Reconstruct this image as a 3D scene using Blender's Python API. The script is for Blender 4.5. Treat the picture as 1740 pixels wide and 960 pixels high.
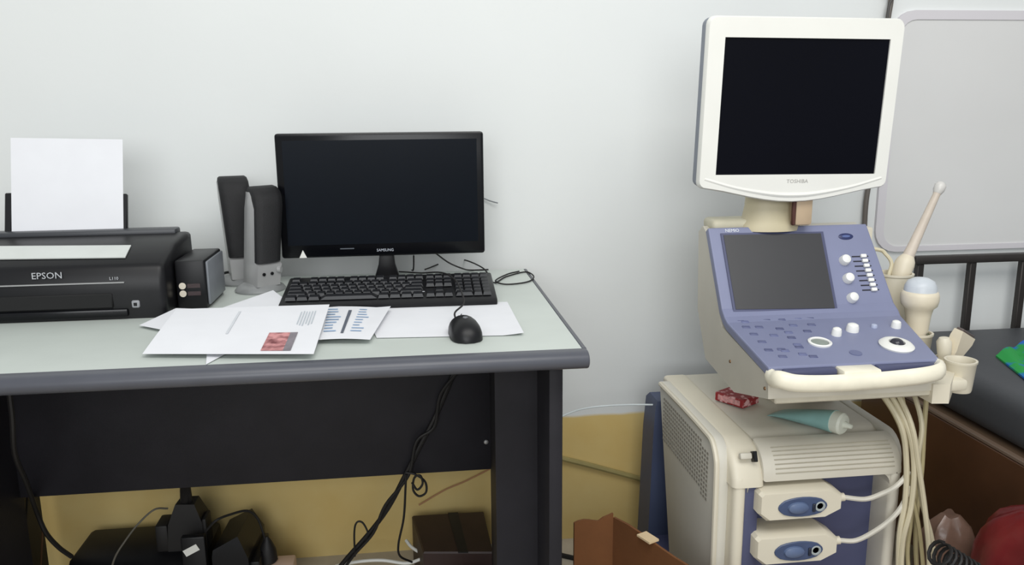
import bpy, bmesh, math, random
from mathutils import Vector, Matrix, Euler
random.seed(4)
for o in list(bpy.data.objects): bpy.data.objects.remove(o)
SC = bpy.context.scene
COL = SC.collection
R = math.radians

# ------------------------------------------------------------------ camera
F = 1400.0                                   # focal length in pixels of the 1740x960 frame
PITCH, YAW, ROLL = R(11.8), R(7.0), R(0.5)
CAM = Vector((0, -1.98, 1.12))
fw = Vector((math.sin(YAW)*math.cos(PITCH), math.cos(YAW)*math.cos(PITCH), -math.sin(PITCH)))
r0 = Vector((math.cos(YAW), -math.sin(YAW), 0)); u0 = r0.cross(fw)
rt = r0*math.cos(ROLL) - u0*math.sin(ROLL); up = u0*math.cos(ROLL) + r0*math.sin(ROLL)
cd = bpy.data.cameras.new('camera'); cam = bpy.data.objects.new('camera', cd); COL.objects.link(cam)
cd.sensor_width = 36; cd.lens = F/1740*36; cd.clip_start = .02
m = Matrix((rt, up, -fw)).transposed().to_4x4(); m.translation = CAM
cam.matrix_world = m; SC.camera = cam

# ------------------------------------------------------------------ world, lights, exposure
w = bpy.data.worlds.new('world'); SC.world = w; w.use_nodes = True
bg = w.node_tree.nodes['Background']; bg.inputs[0].default_value = (.93, .97, 1.0, 1); bg.inputs[1].default_value = .50
def area(name, loc, target, sx, sy, power, col):
    l = bpy.data.lights.new(name, 'AREA'); l.shape = 'RECTANGLE'; l.size = sx; l.size_y = sy; l.energy = power; l.color = col
    o = bpy.data.objects.new(name, l); COL.objects.link(o); o.location = loc
    o.rotation_euler = (Vector(target)-Vector(loc)).to_track_quat('-Z', 'Y').to_euler()
    return o
area('front_fill_light', (-.4, -4.4, 1.75), (.2, 0, .6), 2.4, 1.5, 56, (.97, .99, 1))  # unseen area light added behind the camera to fill under the desk
area('ceiling_tube_light', (.4, -2.0, 2.7), (.3, -.6, .6), 2.2, 1.2, 40, (1, .985, .95))
vs = SC.view_settings
vs.view_transform = 'Standard'; vs.look = 'None'; vs.gamma = 1; vs.use_curve_mapping = False; vs.exposure = 0.0

# ------------------------------------------------------------------ pixel -> place
def ray(x, y): return fw + rt*((x-870)/F) - up*((y-480)/F)
def atz(x, y, z): d = ray(x, y); return CAM + d*((z-CAM.z)/d.z)
def aty(x, y, Y): d = ray(x, y); return CAM + d*((Y-CAM.y)/d.y)
def atx(x, y, X): d = ray(x, y); return CAM + d*((X-CAM.x)/d.x)
def onplane(x, y, p0, n):
    d = ray(x, y); return CAM + d*((p0-CAM).dot(n)/d.dot(n))

# ------------------------------------------------------------------ materials
MATS = {}
def s2l(c): return tuple((v/255/12.92 if v/255 <= .04045 else ((v/255+.055)/1.055)**2.4) for v in c)
def mat(name, rgb, rough=.5, metal=0, var=.06, scale=30, bump=0, bscale=200, spec=.5, alpha=1, trans=0, coat=0):
    if name in MATS: return MATS[name]
    M = bpy.data.materials.new(name); M.use_nodes = True; nt = M.node_tree; b = nt.nodes['Principled BSDF']
    c = s2l(rgb)
    tc = nt.nodes.new('ShaderNodeTexCoord'); nz = nt.nodes.new('ShaderNodeTexNoise'); nz.inputs['Scale'].default_value = scale; nz.inputs['Detail'].default_value = 4
    nt.links.new(tc.outputs['Object'], nz.inputs['Vector'])
    rp = nt.nodes.new('ShaderNodeValToRGB'); rp.color_ramp.elements[0].position = .3; rp.color_ramp.elements[1].position = .7
    rp.color_ramp.elements[0].color = (*[v*(1-var) for v in c], 1); rp.color_ramp.elements[1].color = (*[min(1, v*(1+var)) for v in c], 1)
    nt.links.new(nz.outputs['Fac'], rp.inputs['Fac']); nt.links.new(rp.outputs['Color'], b.inputs['Base Color'])
    b.inputs['Roughness'].default_value = rough; b.inputs['Metallic'].default_value = metal
    b.inputs['Specular IOR Level'].default_value = spec; b.inputs['Alpha'].default_value = alpha
    b.inputs['Transmission Weight'].default_value = trans; b.inputs['Coat Weight'].default_value = coat
    if bump:
        n2 = nt.nodes.new('ShaderNodeTexNoise'); n2.inputs['Scale'].default_value = bscale; n2.inputs['Detail'].default_value = 3
        nt.links.new(tc.outputs['Object'], n2.inputs['Vector'])
        bp = nt.nodes.new('ShaderNodeBump'); bp.inputs['Strength'].default_value = bump; bp.inputs['Distance'].default_value = .002
        nt.links.new(n2.outputs['Fac'], bp.inputs['Height']); nt.links.new(bp.outputs['Normal'], b.inputs['Normal'])
    MATS[name] = M; return M

def ramp2(nt, src, p0, p1, c0, c1):
    r = nt.nodes.new('ShaderNodeValToRGB'); e = r.color_ramp.elements
    e[0].position = p0; e[1].position = p1; e[0].color = (*s2l(c0), 1); e[1].color = (*s2l(c1), 1)
    nt.links.new(src, r.inputs['Fac']); return r.outputs['Color']

def wall_mat():
    M = mat('wall_paint', (224, 227, 226), .75, 0, .02, 2.2, .12, 60)
    nt = M.node_tree; b = nt.nodes['Principled BSDF']
    base = b.inputs['Base Color'].links[0].from_socket
    tc = [n for n in nt.nodes if n.type == 'TEX_COORD'][0]
    sep = nt.nodes.new('ShaderNodeSeparateXYZ'); nt.links.new(tc.outputs['Object'], sep.inputs[0])
    # yellow dado paint up to 0.345 m with a slightly uneven brush line
    nz = nt.nodes.new('ShaderNodeTexNoise'); nz.inputs['Scale'].default_value = 9; nt.links.new(tc.outputs['Object'], nz.inputs['Vector'])
    ma = nt.nodes.new('ShaderNodeMath'); ma.operation = 'MULTIPLY_ADD'; ma.inputs[1].default_value = .012
    nt.links.new(nz.outputs['Fac'], ma.inputs[0]); nt.links.new(sep.outputs['Z'], ma.inputs[2])
    mr = nt.nodes.new('ShaderNodeMapRange'); mr.inputs['From Min'].default_value = .347; mr.inputs['From Max'].default_value = .355
    nt.links.new(ma.outputs[0], mr.inputs['Value'])
    n3 = nt.nodes.new('ShaderNodeTexNoise'); n3.inputs['Scale'].default_value = 5; n3.inputs['Detail'].default_value = 5; nt.links.new(tc.outputs['Object'], n3.inputs['Vector'])
    yel = ramp2(nt, n3.outputs['Fac'], .35, .7, (212, 184, 116), (220, 198, 136))
    mx = nt.nodes.new('ShaderNodeMix'); mx.data_type = 'RGBA'
    nt.links.new(mr.outputs[0], mx.inputs['Factor']); nt.links.new(yel, mx.inputs[6]); nt.links.new(base, mx.inputs[7])
    nt.links.new(mx.outputs[2], b.inputs['Base Color'])
    return M

# ------------------------------------------------------------------ mesh helpers
def bm_new(): return bmesh.new()
def solid(t, th):
    t.normal_update(); bmesh.ops.solidify(t, geom=t.faces[:], thickness=th)
def box(bm, x0, x1, y0, y1, z0, z1, bev=0, seg=2, M=None):
    t = bmesh.new(); bmesh.ops.create_cube(t, size=1)
    for v in t.verts: v.co = Vector(((v.co.x+.5)*(x1-x0)+x0, (v.co.y+.5)*(y1-y0)+y0, (v.co.z+.5)*(z1-z0)+z0))
    if bev: bmesh.ops.bevel(t, geom=t.edges[:], offset=bev, segments=seg, profile=.5, affect='EDGES')
    merge(bm, t, M); return bm
def merge(bm, t, M=None):
    if M is not None: t.transform(M)
    me = bpy.data.meshes.new('tmp'); t.to_mesh(me); t.free(); bm.from_mesh(me); bpy.data.meshes.remove(me)
def lathe(bm, prof, n=24, M=None, sx=1, sy=1):
    t = bmesh.new(); rings = []
    for r, z in prof:
        if r < 1e-6: rings.append([t.verts.new((0, 0, z))])
        else: rings.append([t.verts.new((r*sx*math.cos(2*math.pi*i/n), r*sy*math.sin(2*math.pi*i/n), z)) for i in range(n)])
    for a, b in zip(rings, rings[1:]):
        for i in range(n):
            j = (i+1) % n
            if len(a) == 1 and len(b) == 1: continue
            if len(a) == 1: t.faces.new((a[0], b[j], b[i]))
            elif len(b) == 1: t.faces.new((a[i], a[j], b[0]))
            else: t.faces.new((a[i], a[j], b[j], b[i]))
    if len(rings[0]) > 1: t.faces.new(list(reversed(rings[0])))
    if len(rings[-1]) > 1: t.faces.new(rings[-1])
    bmesh.ops.recalc_face_normals(t, faces=t.faces[:])
    merge(bm, t, M); return bm
def loft(bm, rings, caps=True, M=None):
    t = bmesh.new(); V = [[t.verts.new(p) for p in r] for r in rings]; n = len(V[0])
    for a, b in zip(V, V[1:]):
        for i in range(n): t.faces.new((a[i], a[(i+1) % n], b[(i+1) % n], b[i]))
    if caps: t.faces.new(list(reversed(V[0]))); t.faces.new(V[-1])
    bmesh.ops.recalc_face_normals(t, faces=t.faces[:])
    merge(bm, t, M); return bm
def smooth_path(pts, k=6):
    pts = [Vector(p) for p in pts]
    if len(pts) < 3: return pts
    P = [pts[0]*2-pts[1]] + pts + [pts[-1]*2-pts[-2]]; out = []
    for i in range(1, len(P)-2):
        a, b, c, d = P[i-1:i+3]
        for s in range(k):
            t = s/k
            out.append(.5*((2*b)+(c-a)*t+(2*a-5*b+4*c-d)*t*t+(3*b-a-3*c+d)*t**3))
    return out+[pts[-1]]
def tube(bm, pts, r, n=8, k=6, smooth=True, sec=None):
    P = smooth_path(pts, k) if smooth else [Vector(p) for p in pts]
    t0 = (P[1]-P[0]).normalized(); nrm = t0.orthogonal().normalized() if sec is None else (Vector((0, 0, 1))-t0*t0.z).normalized()
    rings = []
    for i, p in enumerate(P):
        t = ((P[min(i+1, len(P)-1)]-P[max(i-1, 0)])).normalized()
        nrm = (nrm-t*nrm.dot(t)).normalized(); bn = t.cross(nrm)
        a, b = sec if sec else (r, r)
        rings.append([p+nrm*(math.cos(2*math.pi*q/n)*a)+bn*(math.sin(2*math.pi*q/n)*b) for q in range(n)])
    loft(bm, rings); return bm
def prism(bm, prof, x0, x1, bev=0, seg=2, axis='x', M=None):
    """closed outline extruded: axis x -> prof in (y,z); axis y -> prof in (x,z); axis z -> prof in (x,y)"""
    t = bmesh.new()
    f = {'x': lambda a, b, c: (c, a, b), 'y': lambda a, b, c: (a, c, b), 'z': lambda a, b, c: (a, b, c)}[axis]
    A = [t.verts.new(f(a, b, x0)) for a, b in prof]; B = [t.verts.new(f(a, b, x1)) for a, b in prof]; n = len(A)
    fa = t.faces.new(A); fb = t.faces.new(list(reversed(B)))
    for i in range(n): t.faces.new((A[i], B[i], B[(i+1) % n], A[(i+1) % n]))
    bmesh.ops.recalc_face_normals(t, faces=t.faces[:])
    if bev:
        e = list(set(fa.edges[:]+fb.edges[:])); bmesh.ops.bevel(t, geom=e, offset=bev, segments=seg, profile=.5, affect='EDGES')
    merge(bm, t, M); return bm
def rrect(x0, x1, y0, y1, r, n=5):
    out = []
    for cx, cy, a in ((x1-r, y1-r, 0), (x0+r, y1-r, 90), (x0+r, y0+r, 180), (x1-r, y0+r, 270)):
        for i in range(n+1): q = R(a+90*i/n); out.append((cx+r*math.cos(q), cy+r*math.sin(q)))
    return out
def obj(name, bm, mt, parent=None, smooth=True, local=False, ang=40):
    me = bpy.data.meshes.new(name); bm.to_mesh(me); bm.free()
    o = bpy.data.objects.new(name, me); COL.objects.link(o); me.materials.append(mt)
    if smooth:
        for p in me.polygons: p.use_smooth = True
        me.set_sharp_from_angle(angle=R(ang))
    if parent is not None:
        o.parent = parent
        if not local: o.location = -world_loc(parent)
    return o
def world_loc(o):
    v = Vector((0, 0, 0))
    while o: v += o.location; o = o.parent
    return v
def tag(o, label, cat, group=None):
    o['label'] = label; o['category'] = cat
    if group: o['group'] = group
    return o
def thing(name, label, cat, loc, rotz=0, group=None):
    o = bpy.data.objects.new(name, None); COL.objects.link(o); o.empty_display_size = .05
    o.location = loc; o.rotation_euler.z = rotz
    return tag(o, label, cat, group)
def struct(o): o['kind'] = 'structure'; return o
def single(name, bm, mt, label, cat, group=None, **k): return tag(obj(name, bm, mt, **k), label, cat, group)
def frame_on(p, n, xdir=(1, 0, 0)):
    n = Vector(n).normalized(); x = Vector(xdir); x = (x-n*x.dot(n)).normalized(); y = n.cross(x)
    M = Matrix((x, y, n)).transposed().to_4x4(); M.translation = p; return M
def text(name, s, size, M, mt, parent, depth=.0004, sx=1):
    c = bpy.data.curves.new(name, 'FONT'); c.body = s; c.size = size; c.extrude = depth; c.align_x = 'CENTER'; c.align_y = 'CENTER'; c.resolution_u = 2
    o = bpy.data.objects.new('tmp', c); COL.objects.link(o); bpy.context.view_layer.update()
    me = bpy.data.meshes.new_from_object(o.evaluated_get(bpy.context.evaluated_depsgraph_get()))
    bpy.data.objects.remove(o); me.transform(M @ Matrix.Diagonal((sx, 1, 1, 1))); me.materials.clear(); me.materials.append(mt)
    t = bpy.data.objects.new(name, me); COL.objects.link(t); t.parent = parent; t.location = -world_loc(parent); return t
def sheet(name, corners, mt, nx=12, ny=10, fz=None, thick=.0005, parent=None, rect=(0, 1, 0, 1)):
    """corners: far-left, far-right, near-right, near-left; fz(u,v) lifts the paper"""
    a, b, c, d = [Vector(p) for p in corners]; bm = bmesh.new(); g = []
    for j in range(ny+1):
        for i in range(nx+1):
            u = rect[0]+(rect[1]-rect[0])*i/nx; v = rect[2]+(rect[3]-rect[2])*j/ny
            p = (a*(1-u)+b*u)*(1-v)+(d*(1-u)+c*u)*v
            if fz: p.z += fz(u, v)
            g.append(bm.verts.new(p))
    for j in range(ny):
        for i in range(nx):
            k = j*(nx+1)+i; bm.faces.new((g[k], g[k+nx+1], g[k+nx+2], g[k+1]))
    n_ = len(g); lo = [bm.verts.new(v.co-Vector((0, 0, thick))) for v in g]; W_ = nx+1
    for j in range(ny):
        for i in range(nx):
            k = j*W_+i; bm.faces.new((lo[k+1], lo[k+W_+1], lo[k+W_], lo[k]))
    rim = [i for i in range(W_)]+[j*W_+nx for j in range(1, ny+1)]+[ny*W_+i for i in range(nx-1, -1, -1)]+[j*W_ for j in range(ny-1, 0, -1)]
    for a_, b_ in zip(rim, rim[1:]+rim[:1]): bm.faces.new((g[a_], g[b_], lo[b_], lo[a_]))
    bmesh.ops.recalc_face_normals(bm, faces=bm.faces[:])
    return obj(name, bm, mt, parent)

# shared materials
CREAM = mat('cream_plastic', (219, 212, 193), .42, 0, .03, 8)
GREYCREAM = mat('grey_cream_plastic', (205, 200, 186), .45, 0, .04, 9)
CONSOLE_BLUE = mat('slate_blue_plastic', (126, 131, 160), .45, 0, .03, 14)
DEEP_BLUE = mat('deep_blue_plastic', (74, 78, 108), .45, 0, .05, 10)
WHITE = mat('white_plastic', (234, 234, 228), .4, 0, .02, 10)
BLACK = mat('black_plastic', (15, 15, 18), .4, 0, .15, 25, spec=.35)
BLACKGLOSS = mat('black_gloss', (9, 10, 14), .2, 0, .05, 10, spec=.3)
RUBBER = mat('black_rubber', (22, 20, 20), .6, 0, .1, 40)
PAPER = mat('white_paper', (228, 229, 233), .8, 0, .015, 20)
CHARCOAL = mat('charcoal_laminate', (34, 33, 38), .55, 0, .12, 14, .08, 300, spec=.25)
SILVER = mat('silver_plastic', (172, 172, 172), .35, .35, .04, 20)
DARKSTEEL = mat('dark_steel', (58, 54, 52), .45, .5, .1, 25)
CABLECREAM = mat('cream_cable', (205, 196, 168), .5, 0, .05, 20)

# ================================================================== SETTING
b = bm_new(); box(b, -4, 4.5, 0, .12, 0, 2.8)
struct(obj('wall_back', b, wall_mat(), smooth=False))
b = bm_new(); box(b, -4, 4.5, -5, .12, -.06, 0)
struct(obj('floor', b, mat('floor_terrazzo', (186, 178, 164), .4, 0, .1, 18, .05, 90), smooth=False))
# shallow board on the wall with a rounded corner and a lilac-grey edging
bx0, bx1, bz0, bz1 = 1.186, 2.3, .752, 1.352
b = bm_new(); prism(b, rrect(bx0+.008, bx1-.008, bz0+.008, bz1-.008, .05), -.006, 0, axis='y')
wp = tag(obj('wall_board', b, mat('board_white', (214, 214, 213), .6, 0, .02, 4)), 'large pale rounded-corner board fixed to wall above the couch headboard', 'board')
b = bm_new(); oo = rrect(bx0, bx1, bz0, bz1, .058); ii = rrect(bx0+.022, bx1-.022, bz0+.014, bz1-.022, .042)
t = bmesh.new(); n = len(oo)
for ya, yb in ((-.009, 0),):
    A = [t.verts.new((x, ya, z)) for x, z in oo]; B = [t.verts.new((x, ya, z)) for x, z in ii]; C = [t.verts.new((x, yb, z)) for x, z in oo]; D = [t.verts.new((x, -.005, z)) for x, z in ii]
    for i in range(n):
        j = (i+1) % n
        t.faces.new((A[i], B[i], B[j], A[j])); t.faces.new((C[i], A[i], A[j], C[j])); t.faces.new((B[i], D[i], D[j], B[j]))
bmesh.ops.recalc_face_normals(t, faces=t.faces[:]); merge(b, t)
obj('edging', b, mat('lilac_edging', (210, 207, 211), .6, 0, .02, 6), wp)

# ================================================================== DESK
DZ = .75
desk = thing('office_desk', 'office desk with pale grey top, dark bullnose edge and charcoal panels', 'desk', (-.33, -.42, 0))
b = bm_new(); box(b, -.93, .262, -.746, -.07, .722, DZ)
obj('desk_top', b, mat('pale_laminate', (196, 203, 197), .42, 0, .03, 10, .03, 120), desk, False)
EDGE = mat('edge_band', (78, 80, 88), .38, 0, .05, 20)
b = bm_new()
prof = [(-.746, .75)]+[(-.757-.017*math.sin(R(a)), .7355+.0145*math.cos(R(a))) for a in range(0, 181, 15)]+[(-.746, .721)]
prism(b, prof, -.935, .27, .003)
obj('front_edge_band', b, EDGE, desk)
b = bm_new(); box(b, .262, .27, -.746, -.07, .722, .7505, .0015, 1)
obj('side_edge_band', b, EDGE, desk)
for s, x in (('r', .213), ('l', -.892)):
    b = bm_new(); box(b, x, x+.023, -.725, -.10, 0, .722, .003)
    obj('side_panel', b, CHARCOAL, desk)
    b = bm_new()
    if s == 'r': loft(b, [[(.157, -.283, z), (.137, -.60, z), (x, -.60, z), (x, -.283, z)] for z in (0, .722)])
    else: box(b, x+.023, x+.077, -.42, -.283, 0, .722, .004)
    obj('cable_duct', b, CHARCOAL, desk, ang=20)
b = bm_new(); box(b, -.816, .1575, -.30, -.2832, .349, .722, .002)
obj('modesty_panel', b, CHARCOAL, desk)
for px, py in ((826, 751),):
    p = aty(px, py, -.30); b = bm_new(); lathe(b, [(.005, 0), (.005, .001), (.003, .003), (0, .0035)], 12, frame_on(p, (0, -1, 0)))
    obj('screw_cap', b, SILVER, desk)

# ================================================================== PRINTER
prn = thing('inkjet_printer', 'black inkjet printer with rear paper feed and side ink tank', 'printer', (-.69, -.32, DZ))
X0, X1 = -.918, -.452
def pprof(): return [(-.43, DZ), (-.434, .80), (-.43, .842), (-.42, .852), (-.335, .876), (-.25, .884), (-.215, .88), (-.208, DZ)]
b = bm_new(); prism(b, pprof(), X0, X1, .012, 3)
obj('body', b, BLACK, prn)
# light strip set in the sloping lid
pl0 = Vector((0, -.42, .852)); lid_n = Vector((0, -(.876-.852), .085)).normalized()
def lidp(px, py, h=.0012):
    return onplane(px, py, pl0+lid_n*h, lid_n)
b = bm_new(); q = [lidp(-60, 420), lidp(223, 418), lidp(213, 438.5), lidp(-60, 442)]
t = bmesh.new(); t.faces.new([t.verts.new(p) for p in q]); solid(t, .002); merge(b, t)
obj('light_strip', b, mat('pale_gloss_strip', (206, 210, 206), .25, 0, .06, 12), prn, False)
b = bm_new(); box(b, X0+.01, X1-.02, -.26, -.222, .878, .892, .004); obj('rear_cover', b, mat('printer_grey', (62, 64, 68), .4, 0, .05, 20), prn)
b = bm_new(); box(b, -.88, -.522, -.4362, -.43, .8185, .8205); obj('silver_line', b, SILVER, prn)
b = bm_new(); box(b, -.885, -.545, -.4365, -.43, .772, .800, .002, 1); obj('output_slot', b, mat('slot_black', (4, 4, 5), .7, 0, 0), prn)
b = bm_new(); box(b, -.885, -.52, -.438, -.43, .756, .7705, .003); obj('output_tray', b, BLACKGLOSS, prn)
M = frame_on(Vector((-.653, -.4348, .8355)), (0, -1, .05))
text('brand_lettering', 'EPSON', .0165, M, mat('print_grey', (176, 178, 182), .4), prn, sx=1.05)
text('model_lettering', 'L110', .008, frame_on(Vector((-.539, -.4348, .827)), (0, -1, .05)), MATS['print_grey'], prn)
b = bm_new(); box(b, -.513, -.499, -.4362, -.43, .771, .785, .002, 1); bt = obj('power_button', b, mat('button_grey', (150, 152, 156), .4), prn)
b = bm_new(); box(b, -.509, -.503, -.4368, -.4355, .775, .781); obj('button_symbol', b, BLACK, bt, False)
# tray arms that carry the sheet
lean = Vector((0, .30, 1)).normalized()
for px in (15, 213):
    base = aty(px, 402, -.235); b = bm_new()
    M = frame_on(base, Vector((0, -1, .30)))
    box(b, -.0045 if px > 100 else -.007, .0045 if px > 100 else .007, -.015, .088, -.006, .004, .002, 1, M); obj('paper_guide', b, BLACK, prn)
# ink tank
tk = bm_new(); box(tk, -.449, -.394, -.375, -.23, DZ, .846, .004); tank = obj('ink_tank', tk, BLACK, prn)
b = bm_new(); box(b, -.394, -.3885, -.368, -.236, .757, .842, .003); obj('tank_side_cover', b, mat('tank_grey', (120, 124, 130), .4), tank)
for z in (.797, .782):
    b = bm_new(); lathe(b, [(.0065, 0), (.0065, .0012), (0, .0015)], 14, frame_on(Vector((-.437, -.375, z)), (0, -1, 0))); obj('ink_mark', b, mat('ink_mark_pale', (214, 206, 190), .5), tank)
    b = bm_new(); box(b, -.428, -.404, -.3762, -.374, z-.004, z+.004); obj('ink_window', b, mat('ink_window', (58, 44, 46), .2), tank, False)
# sheet in the rear feed
pb = [aty(20, 404, -.24), aty(210, 404, -.24)]
h = .195
c = [pb[0]+Vector((-.002, .055, h)), pb[1]+Vector((0, .055, h)), pb[1], pb[0]]
tag(sheet('paper_sheet', c, PAPER, 6, 8), 'blank white sheet standing upright in the printer rear feed', 'paper')

# ================================================================== PC MONITOR
mon = thing('computer_monitor', 'wide black computer monitor with switched-off screen on the desk', 'monitor', (-.055, -.155, DZ))
mx0, mx1, mz0, mz1 = -.280, .162, .809, 1.076
b = bm_new(); prism(b, rrect(mx0, mx1, mz0, mz1, .006, 3), -.172, -.142, .004, axis='y'); obj('bezel', b, BLACKGLOSS, mon)
b = bm_new(); prism(b, rrect(mx0+.05, mx1-.05, mz0+.03, mz1-.03, .03, 4), -.142, -.118, .01, axis='y'); obj('back_cover', b, BLACK, mon)
b = bm_new(); box(b, mx0+.015, mx1-.015, -.1732, -.171, mz0+.028, mz1-.015); obj('screen', b, mat('dark_screen', (9, 15, 23), .3, 0, .1, 3, spec=.09), mon, False)
b = bm_new(); prism(b, [(-.071, .815), (-.041, .815), (-.038, .785), (-.030, .757), (-.084, .757), (-.075, .785)], -.15, -.128, .004, axis='y'); obj('neck', b, BLACK, mon)
b = bm_new(); lathe(b, [(.10, 0), (.10, .003), (.096, .006), (.03, .008), (0, .008)], 32, Matrix.Translation((-.057, -.175, DZ)), sx=1.0, sy=.55); obj('base', b, BLACKGLOSS, mon)
text('brand_lettering', 'SAMSUNG', .0085, frame_on(Vector((-.058, -.1725, .822)), (0, -1, 0)), mat('print_silver', (190, 195, 205), .35), mon, sx=.95)
b = bm_new(); box(b, -.155, -.125, -.1728, -.171, .8265, .8285); obj('printed_line', b, mat('print_dim', (90, 96, 104), .5), mon, False)
p = aty(515, 432, -.1725); b = bm_new(); prism(b, [(p.x-.008, p.z-.008), (p.x+.008, p.z-.008), (p.x, p.z+.009)], -.1735, -.172, axis='y'); obj('triangle_sticker', b, WHITE, mon, False)

# ================================================================== SPEAKERS
GRILLE = mat('speaker_grille', (13, 13, 16), .6, 0, .2, 60, .5, 900)
def speaker(label, loc, rz, H, knobs, shear=0):
    s = thing('desktop_speaker', label, 'speaker', loc, rz, 'pair of desktop speakers')
    # local: x width, y depth (front is -y), z up; body leans back a little and widens upward
    W0, W1, D = .027, .034, .036
    def ring(z, w, yf, yb):
        x_ = shear*z
        return [(x-0+x_, y, zz) for x, y, zz in ((-w*.93, yf, z), (w*.93, yf, z), (w, yf+.006, z), (w, yb-.012, z), (w*.7, yb, z), (-w*.7, yb, z), (-w, yb-.012, z), (-w, yf+.006, z))]
    b = bm_new(); rr = []
    for z, f in ((.014, 0), (.058, 0), (.063, .012), (H*.5, .014), (H-.04, .018), (H-.014, .030), (H-.006, .040)):
        rr.append(ring(z, (W0+(W1-W0)*z/H)*(1 if z < H-.03 else .97), -D+f, D*(1 if z < H-.03 else .92)))
    loft(b, rr); obj('body', b, SILVER, s, local=True)
    def gring(z, w, yf, yb):
        x_ = shear*z
        return [(x+x_, y, z) for x, y in ((-w, yf+.010), (-w*.9, yf+.003), (-w*.5, yf), (0, yf-.001), (w*.5, yf), (w*.9, yf+.003), (w, yf+.010), (w, yb), (-w, yb))]
    b = bm_new(); rr = []
    for z, f, g_ in ((.064, 0, .95), (H*.5, .003, .95), (H-.035, .007, .95), (H-.018, .012, .95), (H-.006, .021, .93), (H+.002, .034, .88), (H+.005, .046, .76)):
        rr.append(gring(z, (W0+(W1-W0)*z/H)*g_, -D+f, D*.55))
    loft(b, rr); obj('grille', b, GRILLE, s, local=True, ang=60)
    b = bm_new(); lathe(b, [(.052, 0), (.053, .004), (.048, .010), (.034, .018), (0, .020)], 28, None, 1, .95)
    obj('base', b, mat('speaker_base', (140, 142, 142), .35, .2), s, local=True)
    if knobs:
        for x in (-.008, .010):
            b = bm_new(); lathe(b, [(.0035, 0), (.0035, .002), (0, .0025)], 10, frame_on(Vector((x, -D-.0003, .040)), (0, -1, 0))); obj('jack', b, BLACK, s, local=True)
        b = bm_new(); lathe(b, [(.007, 0), (.0065, .007), (0, .008)], 14, frame_on(Vector((.026, -D+.002, .046)), (.7, -1, 0))); obj('volume_knob', b, SILVER, s, local=True)
    return s
speaker('silver speaker with volume knob and jacks, overlapping the monitor edge', (-.322, -.213, DZ), R(36), .214, True, .12)
speaker('silver speaker without knobs, standing behind its twin against the wall', (-.374, -.122, DZ), R(16), .230, False, -.03)

# ================================================================== KEYBOARD
kb = thing('keyboard', 'black full-size computer keyboard in front of the monitor', 'keyboard', (-.045, -.352, DZ), R(-1))
KW = .416
b = bm_new(); prism(b, [(-.078, 0), (-.080, .010), (-.074, .015), (.072, .036), (.078, .034), (.078, .018), (.060, 0)], -KW/2, KW/2, .004)
obj('case', b, BLACK, kb, local=True)
sl = math.atan2(.021, .146)
t = bm_new(); tt = bmesh.new()
A = [tt.verts.new((sx*.5, sy*.5, 0)) for sx, sy in ((-1, -1), (1, -1), (1, 1), (-1, 1))]; B = [tt.verts.new((sx*.40, sy*.40+.02, 1)) for sx, sy in ((-1, -1), (1, -1), (1, 1), (-1, 1))]
tt.faces.new(B)
for i in range(4): tt.faces.new((A[i], A[(i+1) % 4], B[(i+1) % 4], B[i]))
keym = bpy.data.meshes.new('key'); tt.to_mesh(keym); tt.free(); t.free()
KEYM = mat('key_black', (25, 26, 30), .38, 0, .1, 60); keym.materials.append(KEYM)
U = .0186
rows = []
def row(v, spec): rows.append((v, spec))
row(5.35, [(0, 1)]+[(2+i, 1) for i in range(4)]+[(6.5+i, 1) for i in range(4)]+[(11+i, 1) for i in range(4)]+[(15.25+i, 1) for i in range(3)]+[(18.5+i, 1) for i in range(4)])
row(4, [(i, 1) for i in range(13)]+[(13, 2)]+[(15.25+i, 1) for i in range(3)]+[(18.5+i, 1) for i in range(4)])
row(3, [(0, 1.5)]+[(1.5+i, 1) for i in range(12)]+[(13.5, 1.5)]+[(15.25+i, 1) for i in range(3)]+[(18.5+i, 1) for i in range(3)]+[(21.5, 1)])
row(2, [(0, 1.75)]+[(1.75+i, 1) for i in range(11)]+[(12.75, 2.25)]+[(18.5+i, 1) for i in range(4)])
row(1, [(0, 2.25)]+[(2.25+i, 1) for i in range(10)]+[(12.25, 2.75), (16.25, 1)]+[(18.5+i, 1) for i in range(3)]+[(21.5, 1)])
row(0, [(0, 1.25), (1.25, 1.25), (2.5, 1.25), (3.75, 6.25), (10, 1.25), (11.25, 1.25), (12.5, 1.25), (13.75, 1.25)]+[(15.25+i, 1) for i in range(3)]+[(18.5, 2), (20.5, 1), (21.5, 1)])
for v, spec in rows:
    for x, wd in spec:
        o = bpy.data.objects.new('key', keym); COL.objects.link(o); o.parent = kb
        y = -.055+v*U; z = .017+(y+.074)*math.tan(sl)
        o.location = (-KW/2+.010+(x+wd/2)*.0176, y, z); o.scale = (wd*.0176-.0012, U-.0012, .0062); o.rotation_euler.x = sl
for x, y in ((.035, -.050), (.062, -.050)):
    b = bm_new(); box(b, x, x+.006, y, y+.004, .0255, .0262); obj('key_mark', b, mat('print_pale', (190, 192, 196), .5), kb, False, True)

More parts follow.
